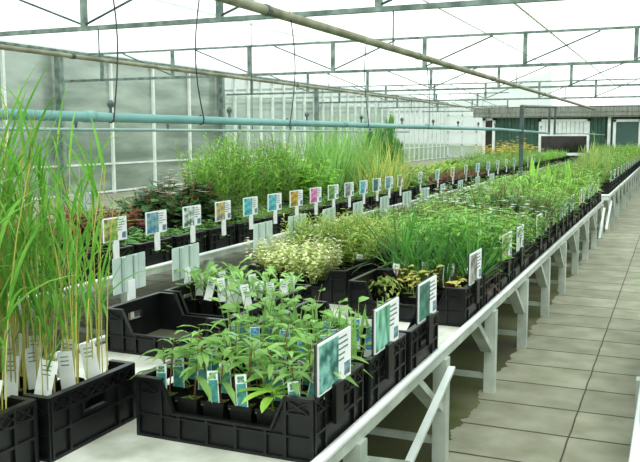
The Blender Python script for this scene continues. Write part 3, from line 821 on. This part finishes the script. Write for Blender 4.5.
# kind: (generator, mats leaf/stem/alt/flower, object name, words for one plant, words for a crate-load, category)
KD = {
 'pen': (P_pen, ('mid', 'stem_red', 'fresh', 'white_petal'), 'potted_penstemon', 'young lance-leaved plant with a teal picture label', 'young plants with teal labels'),
 'rosette': (P_rosette, ('lime', 'stem', 'fresh', 'white_petal'), 'potted_penstemon', 'light green rosette of broad pointed leaves', 'rosettes'),
 'strapround': (P_strapround, ('fresh', 'stem', 'mid', 'white_petal'), 'potted_perennial', 'young strap-leaved plant with a blue picture label', 'plants with blue labels'),
 'spoon': (P_spoon, ('fresh', 'stem', 'mid', 'white_petal'), 'potted_seedling', 'young spoon-leaved plant with a white label', 'young plants with white labels'),
 'reed': (P_reed, ('reed', 'straw', 'reed', 'reed'), 'potted_reed', 'tall bright green reed clump with straw stems', 'tall green reeds'),
 'wisp': (P_wisp, ('yellow', 'stem', 'olive', 'white_petal'), 'potted_seedling', 'sparse yellowish plant in a round black pot', 'a few yellowish plants'),
 'varieg': (P_varieg, ('cream', 'olive', 'olive', 'white_petal'), 'potted_variegated_herb', 'cream variegated mound', 'cream variegated mounds'),
 'feather': (P_feather, ('feather', 'stem_red', 'fresh', 'white_petal'), 'potted_feathery_herb', 'feathery yellow-green mound', 'feathery green mounds'),
 'grassy': (P_grassy, ('deep', 'brown', 'dark', 'white_petal'), 'potted_sedge', 'arching dark green grassy tuft', 'arching grassy tufts'),
 'bushy': (P_bushy, ('mid', 'stem', 'fresh', 'white_petal'), 'potted_bushy_herb', 'bushy mid-green leafy plant', 'bushy green plants'),
 'leafy': (P_bushy, ('dark', 'stem_red', 'deep', 'white_petal'), 'potted_leafy_perennial', 'dark green leafy plant', 'dark green leafy plants'),
 'fine': (P_fine, ('fresh', 'stem', 'bright', 'white_petal'), 'potted_fine_leaved_perennial', 'fine-leaved fresh green plant', 'fine-leaved green plants'),
 'white': (P_white, ('mid', 'stem', 'fresh', 'white_petal'), 'potted_white_flower', 'leafy plant with small white flowers', 'white-flowered plants'),
 'tall': (P_tall, ('bright', 'stem', 'mid', 'yellow_petal'), 'potted_tall_perennial', 'tall bright green leafy plant', 'tall bright green plants'),
 'tally': (P_tallyellow, ('bright', 'stem', 'mid', 'yellow_petal'), 'potted_yellow_flower', 'tall green plant with yellow flowers', 'tall yellow-flowered plants'),
 'bigleaf': (P_bigleaf, ('bright', 'stem', 'mid', 'white_petal'), 'potted_dock', 'plant with big upright pointed leaves', 'big upright pointed leaves'),
 'broad': (P_broad, ('lime', 'stem', 'bright', 'white_petal'), 'potted_broadleaf', 'lime green broad-leaved plant', 'lime broad-leaved plants'),
 'misc': (P_miscanthus, ('fresh', 'straw', 'bright', 'white_petal'), 'potted_ornamental_grass', 'tall green ornamental grass', 'tall ornamental grasses'),
 'ygrass': (P_yellowgrass, ('yellow', 'straw', 'fresh', 'white_petal'), 'potted_variegated_grass', 'yellow-striped arching grass', 'yellow-striped grasses'),
 'cone': (P_cone, ('deep', 'stem', 'mid', 'white_petal'), 'potted_conical_shrub', 'narrow cone-shaped dark green shrub', 'cone-shaped shrubs'),
 'red': (P_red, ('red', 'stem_red', 'brown', 'white_petal'), 'potted_red_leaved_perennial', 'low dark red leaved plant', 'dark red leaved plants'),
 'berg': (P_bergenia, ('deep', 'stem_red', 'mid', 'pink_petal'), 'potted_bergenia', 'large dark round-leaved plant', 'dark round-leaved plants'),
 'pink': (P_pinkflower, ('dark', 'stem_red', 'mid', 'pink_petal'), 'potted_pink_flower', 'dark-leaved plant with pale pink flowers', 'pale pink flowers'),
 'meadow': (P_meadow, ('bright', 'stem', 'mid', 'white_petal'), 'potted_meadow_flower', 'tall thin-leaved plant with white flowers', 'tall thin-leaved plants'),
 'hosta': (P_hosta, ('olive', 'stem', 'bright', 'white_petal'), 'potted_hosta', 'upright yellowish-green hosta', 'yellowish-green hostas'),
 'heath': (P_heather, ('brown', 'stem_red', 'olive', 'white_petal'), 'potted_heather', 'low brownish heathery cushion', 'brownish low cushions'),
 'lily': (P_lily, ('fresh', 'stem', 'orange_petal', 'yellow_petal'), 'potted_daylily', 'strap-leaved lily with orange and yellow flowers', 'orange-flowered lilies'),
 'straps': (P_straps, ('bright', 'stem', 'mid', 'white_petal'), 'potted_iris', 'upright strap-leaved green plant', 'strap-leaved green plants'),
 'treed': (P_tallreed, ('fresh', 'straw', 'mid', 'white_petal'), 'potted_tall_reed', 'very tall pale reed before the shed', 'very tall pale reeds'),
 'shrub': (P_shrub, ('bright', 'stem', 'mid', 'white_petal'), 'potted_shrub', 'dense bright green little shrub', 'dense little shrubs'),
}
POT_H = .085
def pot_mb(b, sq, r_=.044, h=POT_H, pm=0, sm=None):
    n, rot = (4, PI / 4) if sq else (12, 0)
    k = 1.35 if sq else 1.0
    b.frustum(0, 0, 0, h, r_ * .78 * k, r_ * k, pm, n, rot, top=False)
    b.frustum(0, 0, h - .012, h, r_ * 1.04 * k, r_ * 1.06 * k, pm, n, rot, top=False, bottom=False)
    if sm is not None: b.frustum(0, 0, h - .02, h - .01, r_ * .9 * k, r_ * .93 * k, sm, n, rot, bottom=False)
    return b
PM = {}
def plant_meshes(kind, near):
    key = (kind, near)
    if key in PM: return PM[key]
    g, mats, name, _, _ = KD[kind]
    out = []
    for v in range(4 if near else 3):
        r = random.Random(sum(map(ord, kind)) * 13 + v + (100 if near else 0))
        b = MB()
        ms = [L[k] for k in mats]
        if near:
            g(b, r, True); out.append(b.mesh('foliage', ms))
        else:
            g(b, r, False)
            b.v = [(x, y, z + POT_H - .012) for x, y, z in b.v]
            pot_mb(b, False, .05, POT_H, 4, 5)
            out.append(b.mesh(name, ms + [M['pot'], M['soil']]))
    PM[key] = out
    return out
def tag_mesh(kind):
    b = MB(); p = MB()
    w_, h = {'teal': (.036, .108), 'blue': (.036, .115), 'white': (.040, .115), 'wide': (.05, .13)}[kind]
    # faces -y (towards the near end), leaning back a little
    b.add([(-w_ / 2, 0, 0), (w_ / 2, 0, 0), (w_ / 2, .012, h), (-w_ / 2, .012, h), (-w_ / 2, .0015, 0), (w_ / 2, .0015, 0), (w_ / 2, .0135, h), (-w_ / 2, .0135, h)],
          [(0, 1, 2, 3), (7, 6, 5, 4), (0, 4, 5, 1), (1, 5, 6, 2), (2, 6, 7, 3), (3, 7, 4, 0)])
    def q(x0, x1, z0, z1, mi):
        e = -.0008
        p.add([(x0, .012 * z0 / h + e, z0), (x1, .012 * z0 / h + e, z0), (x1, .012 * z1 / h + e, z1), (x0, .012 * z1 / h + e, z1)], [(0, 1, 2, 3)], mi)
    if kind == 'teal':
        q(-w_ * .42, w_ * .42, h * .1, h * .74, 0); q(-w_ * .3, w_ * .3, h * .77, h * .95, 1)
        mats = [M['tag_teal'], M['tag_green']]
    elif kind == 'blue':
        q(-w_ * .44, w_ * .44, h * .25, h * .97, 0); mats = [M['tag_blue']]
    else:
        for k in range(3): q(-w_ * .3, w_ * .25, h * (.86 - .1 * k), h * (.885 - .1 * k), 0)
        mats = [M['print_shade_grey']]
    return b.mesh('plant_tag', [M['tag_white']]), p.mesh('tag_print', mats)
TAGS = {k: tag_mesh(k) for k in ('teal', 'blue', 'white', 'wide')}
POTS = {}
def pot_meshes(sq, r_):
    k = (sq, r_)
    if k not in POTS:
        b = pot_mb(MB(), sq, r_); s2 = MB(); n, rot = (4, PI / 4) if sq else (12, 0)
        s2.frustum(0, 0, POT_H - .022, POT_H - .01, r_ * .9 * (1.35 if sq else 1), r_ * .93 * (1.35 if sq else 1), 0, n, rot, bottom=False)
        if sq:                                                  # liverwort and weed seedlings on the soil
            rr = random.Random(3)
            for q in range(46):
                a = rr.random() * 6.28
                s2.leaf((rr.uniform(-.034, .034), rr.uniform(-.034, .034), POT_H - .011), (math.cos(a), math.sin(a), rr.uniform(.2, .9)), rr.uniform(.01, .02), .009, .6, 1, 2, 0, 'round')
        POTS[k] = (b.mesh('pot', [M['pot']]), s2.mesh('soil', [M['soil'], L['olive']]))
    return POTS[k]
def potted(kind, loc, label, group, near, tagk=None, sq=False, r_=.044, sc=1.0, rz=None, tagpos=(0, -.03)):
    me = plant_meshes(kind, near)
    name = KD[kind][2]
    if not near:
        o = link(name, rnd.choice(me), None, loc, rnd.random() * 6.28)
        o.scale = (sc, sc, sc * rnd.uniform(.88, 1.1))
        return tag(o, label, 'potted plant', group)
    t = empty(name, loc)
    up = {'blue': .035, 'white': .03, 'wide': .045, 'teal': .012}.get(tagk, 0)
    pm, sm = pot_meshes(sq, r_)
    hs = 1.38 if kind in ('pen', 'rosette', 'strapround', 'spoon', 'reed') else 1.0
    link('pot', pm, t).scale = (1, 1, hs); link('soil', sm, t).scale = (1, 1, hs)
    up += POT_H * (hs - 1)
    f = link('foliage', rnd.choice(me), t, (0, 0, POT_H * hs - .014), rnd.random() * 6.28 if rz is None else rz)
    f.scale = (sc, sc, sc * rnd.uniform(.85, 1.12))
    if tagk:
        tm, pr = TAGS[tagk]
        g = link('plant_tag', tm, t, (tagpos[0] + rnd.uniform(-.006, .006), tagpos[1], POT_H - .028 + up), rnd.uniform(.05, .55))
        g.rotation_euler = (rnd.uniform(-.22, .08), rnd.uniform(-.2, .2), g.rotation_euler[2])
        link('tag_print', pr, g)
    return tag(t, label, 'potted plant', group)

def fill(kind, x0, y0, where, nx, ny, near=False, tagk=None, sq=False, r_=.044, z=ZT, sc=1.0, skip=0.0, jit=.008, tagp=1.0, omit=()):
    _, _, name, one, many = KD[kind]
    dx, dy = .56 / nx, .36 / ny
    lab = one + ', ' + where
    if not tagk or kind in ('grassy', 'feather', 'bushy', 'fine'): sc *= rnd.uniform(.85, 1.2) if nx != 6 else 1
    if kind == 'feather': sc *= .78
    if 'inner crate from' in where and kind not in ('varieg', 'feather'): sc *= .78
    for j in range(ny):
        for i in range(nx):
            if rnd.random() < skip or (i, j) in omit: continue
            x = x0 + .02 + dx * (i + .5) + rnd.uniform(-jit, jit); y = y0 + .02 + dy * (j + .5) + rnd.uniform(-jit, jit)
            potted(kind, (x, y, z + .0125), lab, one + 's ' + where, near, tagk if rnd.random() < tagp else None, sq, r_, sc * rnd.uniform(.88, 1.1))

# ---- outer row of the front bench (walk side)
XO = -1.525
crate(XO, 2.09, 'black crate of young plants with teal labels, at the front bench corner')
fill('pen', XO, 2.09, 'in the nearest walk-side crate', 6, 4, True, 'teal', True, .040, jit=.003, tagp=.92, omit=((4, 0),))
potted('rosette', (XO + .02 + .56 / 6 * 4.5, 2.155, ZT + .0125), 'light green rosette of broad pointed leaves overhanging the front of the nearest crate', None, True, None, True, .040)
sign('teal foliage', (-.917, 2.24, .692), 'black-edged sign with teal foliage photo on the nearest walk-side crate', 'edge')
crate(XO + .005, 2.545, 'black crate of blue-labelled plants behind the teal-labelled crate')
fill('strapround', XO, 2.545, 'in the second walk-side crate', 6, 4, True, 'blue', True, .040, jit=.003, skip=.3, tagp=.8)
sign('green blades', (-.91, 2.71, .7), 'sign with photo of green blades on the second walk-side crate', 'edge')
crate(XO + .012, 2.985, 'empty black crate behind the blue-labelled crate, dark green photo sign')
sign('dark green leaves', (-.9, 3.195, .705), 'sign with dark green leaf photo on the empty third walk-side crate', 'edge')
cD = crate(XO, 3.935, 'black crate with a few yellowish plants and bare mossy end')
b = MB(); b.box(-.285, .285, -.185, .185, .0125, .0155); b.build('sediment', M['mud'], cD)
for (px, py) in ((-.06, .06), (.06, .09), (-.0, -.03), (.16, .12)):
    potted('wisp', (XO + .3 + px, 4.135 + py, ZT + .017), 'sparse yellowish plant in a round black pot, half-empty crate', 'sparse yellowish plants in the half-empty crate', True, None, False, .05)
b = MB()
rr = random.Random(4)
for k in range(160):
    x = rr.gauss(0, .055); y = rr.gauss(0, .05); a = rr.random() * 6.28
    b.leaf((x, y, .09 + .07 * max(0, 1 - (x * x + y * y) / .014) + rr.uniform(-.05, 0)), (math.cos(a), math.sin(a), .2), .04, .02, 1.2, 0, 2, 0, 'lance')
t = empty('potted_moss', (XO + .085, 4.245, ZT + .017)); tag(t, 'mossy overgrown pot in the left end of the half-empty crate', 'potted plant')
pot_mb(MB(), False, .07, .11, 0, 0).build('pot', M['pot'], t); b.build('moss', L['olive'], t)
sign('brown stems', (-.915, 4.14, .695), 'sign with brownish photo on the half-empty walk-side crate', 'edge')
rowk = ['grassy', 'fine', 'leafy', 'fine', 'white', 'leafy', 'fine', 'tall', 'leafy', 'tall', 'tall', 'bigleaf', 'tall', 'tally', 'tally', 'tall', 'tall', 'straps']
picts = ['teal foliage', 'dark green leaves', 'green leaves', 'olive flower', 'green blades', 'brown stems', 'white blossom', 'blue haze', 'orange flowers', 'turquoise blooms']
for i, k in enumerate(rowk):
    y0 = 4.375 + .425 * i; n = i + 5
    wh = 'in the %s walk-side crate from the near end' % ordinal(n)
    x0 = XO + rnd.uniform(-.008, .012)
    crate(x0, y0, 'black crate of %s, %s walk-side one on the front bench' % (KD[k][4], ordinal(n)))
    near = i < 3
    nx, ny = (4, 3) if i < 8 else (4, 2)
    if k == 'bigleaf': nx, ny = 3, 2
    fill(k, x0, y0, wh, nx, ny, near, 'white' if near else None, False, .048 if nx == 4 else .05, sc=1.0, tagp=.5)
    if i > 0 and i % 7 != 3:
        p = picts[(i * 3) % len(picts)]
        sign(p, (x0 + .611, y0 + .2, .697), 'small sign with %s photo on the %s walk-side crate' % (p, ordinal(n)), 'edge', rnd.uniform(-.03, .03))

# ---- inner row of the front bench
XI = -2.262
crate(XI + .0, 1.375, 'black crate of tall reeds cut by the left edge of the view')
fill('reed', XI, 1.375, 'in the crate at the left edge', 5, 3, True, 'wide', False, .045, sc=1.05)
crate(XI + .028, 1.805, 'black crate of tall green reeds, second from the left edge')
fill('reed', XI + .028, 1.805, 'in the second crate from the left edge', 5, 3, True, 'wide', False, .045, sc=1.05)
cH = crate(XI, 2.885, 'empty black crate with wet muddy floor behind the reeds')
b = MB(); b.box(-.285, .285, -.185, .185, .0125, .0155); b.build('sediment', M['mud'], cH)
crate(XI, 3.335, 'black crate of spoon-leaved plants with many white labels')
fill('spoon', XI, 3.335, 'in the crate behind the muddy one', 6, 4, True, 'white', True, .040, jit=.003, skip=.2, tagp=.85)
ink = ['varieg', 'feather', 'feather', 'leafy', 'fine', 'leafy', 'feather', 'white', 'leafy', 'white', 'white', 'leafy', 'white', 'fine', 'tall', 'tall', 'fine', 'tall']
for i, k in enumerate(ink):
    y0 = 4.205 + .43 * i; n = i + 5
    wh = 'in the %s inner crate from the near end' % ordinal(n)
    x0 = XI + rnd.uniform(-.01, .012)
    crate(x0, y0, 'black crate of %s, %s inner one on the front bench' % (KD[k][4], ordinal(n)))
    near = i < 4
    nx, ny = (4, 3) if i < 9 else (4, 2)
    fill(k, x0, y0, wh, nx, ny, near, 'white' if near and i > 0 else None, False, .048, sc=.95 if k == 'varieg' else 1.0, tagp=.3, omit=((3, 0), (3, 1), (3, 2)) if k == 'varieg' else ())
for i, y in enumerate((3.10, 3.58, 4.45, 4.95, 5.5, 6.1, 6.75, 7.4, 8.0, 8.7, 9.5, 10.4, 11.3)):
    x = -2.275
    sign_back((x - .02, y + .0, .69 - .035 * (i == 1) - .02 * (i == 0)), 'pale grey back of a sign at the middle walk, %s from the near end' % ordinal(i + 1), rnd.uniform(-.06, .08))

# ---- second bench
ZB = ZT + .035
bk_out = ['bushy'] + ['treed'] * 3 + ['fine'] * 6 + ['shrub'] * 17 + ['fine'] * 12
bk_in = ['fine'] * 6 + ['bushy'] * 6 + ['fine'] * 6 + ['bushy'] * 10 + ['shrub'] * 11
for i in range(39):
    y0 = 13.0 + .435 * i
    for nm, x0, ks in (('walk-side', -1.49, bk_out), ('inner', -2.24, bk_in)):
        k = ks[i]
        crate(x0, y0, 'black crate of %s, %s %s one on the second bench' % (KD[k][4], ordinal(i + 1), nm), ZB)
        fill(k, x0, y0, 'in %s %s crate, second bench' % (ordinal(i + 1), nm), 3, 2, False, z=ZB, sc=.6 if k == 'treed' else .68 if nm == 'inner' and i < 20 else 1.0)
        if nm == 'walk-side' and i % 2 == 0 and i < 30:
            p = picts[(i * 3 + 1) % len(picts)]
            sign(p, (x0 + .611, y0 + .2, .73), 'small sign with %s photo, %s walk-side crate of the second bench' % (p, ordinal(i + 1)), 'edge')

# ---- glass-side bench
fk = lambda Y: ('red' if Y < 4.9 else 'berg' if Y < 6.4 else 'fine' if Y < 8.2 else 'bushy' if Y < 10.4 else 'ygrass' if Y < 11.2
                else 'bushy' if Y < 12.4 else 'red' if Y < 13.0 else 'heath' if Y < 17 else 'bushy' if Y < 19.5 else 'lily' if Y < 24 else 'straps')
bkk = lambda Y: ('red' if Y < 6.0 else 'pink' if Y < 6.9 else 'meadow' if Y < 8.8 else 'broad' if Y < 9.8 else 'misc' if Y < 11.8 else 'fine' if Y < 12.4 else 'cone' if Y < 13.3
                 else 'red' if Y < 14.3 else 'hosta' if Y < 18 else 'bushy' if Y < 20 else 'lily' if Y < 24.5 else 'straps')
rp = ['olive flower', 'blue haze', 'white blossom', 'yellow flowers', 'turquoise blooms', 'turquoise blooms', 'orange flowers', 'pink flowers', 'green leaves', 'brown stems', 'turquoise blooms', 'dark green leaves', 'blue haze']
for i in range(55):
    yc = 3.955 + .475 * i; y0 = yc - .2
    for nm, x0, kf in (('front', -4.0, fk), ('back', -4.66, bkk)):
        k = kf(yc)
        if nm == 'back' and i > 50: continue
        crate(x0, y0, 'black crate of %s, %s %s one on the glass-side bench' % (KD[k][4], ordinal(i + 1), nm))
        if yc < 12: nx, ny = (4, 2)
        else: nx, ny = (3, 2)
        if k in ('broad', 'misc', 'cone', 'ygrass'): nx, ny = 3, 2
        fill(k, x0, y0, 'in %s %s crate, glass-side bench' % (ordinal(i + 1), nm), nx, ny, False, sc=.7 if k == 'straps' else 1.1 if k == 'pink' else .5 if nm == 'front' and yc < 10.4 else 1.0, skip=.3 if nm == 'front' and yc < 10.4 else 0)
    if i > 0 and (i < 14 or i % 2 == 0) and i < 40:
        p = rp[(i - 1) % len(rp)]
        sign(p, (-3.385, yc, .665), 'white sign with %s photo, %s along the glass-side bench' % (p, ordinal(i)), 'stake', rnd.uniform(-.06, .06))
    if i in (3, 5, 8):
        sign_back((-4.7, yc + .3, .72), 'pale sign back among dark leaves at the far edge, %s crate of glass-side bench' % ordinal(i + 1))

# ---- right-hand bench, one blue-black crate with a strappy plant
BC = crate_mesh('plastic_crate', M['blue_black'])
crate(-.048, 2.72, 'dark blue crate at the right edge of the view', ZT, None, BC)
for (px, py) in ((.1, 3.0), (.22, 2.85), (.1, 2.83)):
    potted('straps', (px - .03, py, ZT + .0125), 'strap-leaved plant in the dark blue crate at right', 'strap-leaved plants in the dark blue crate', False)
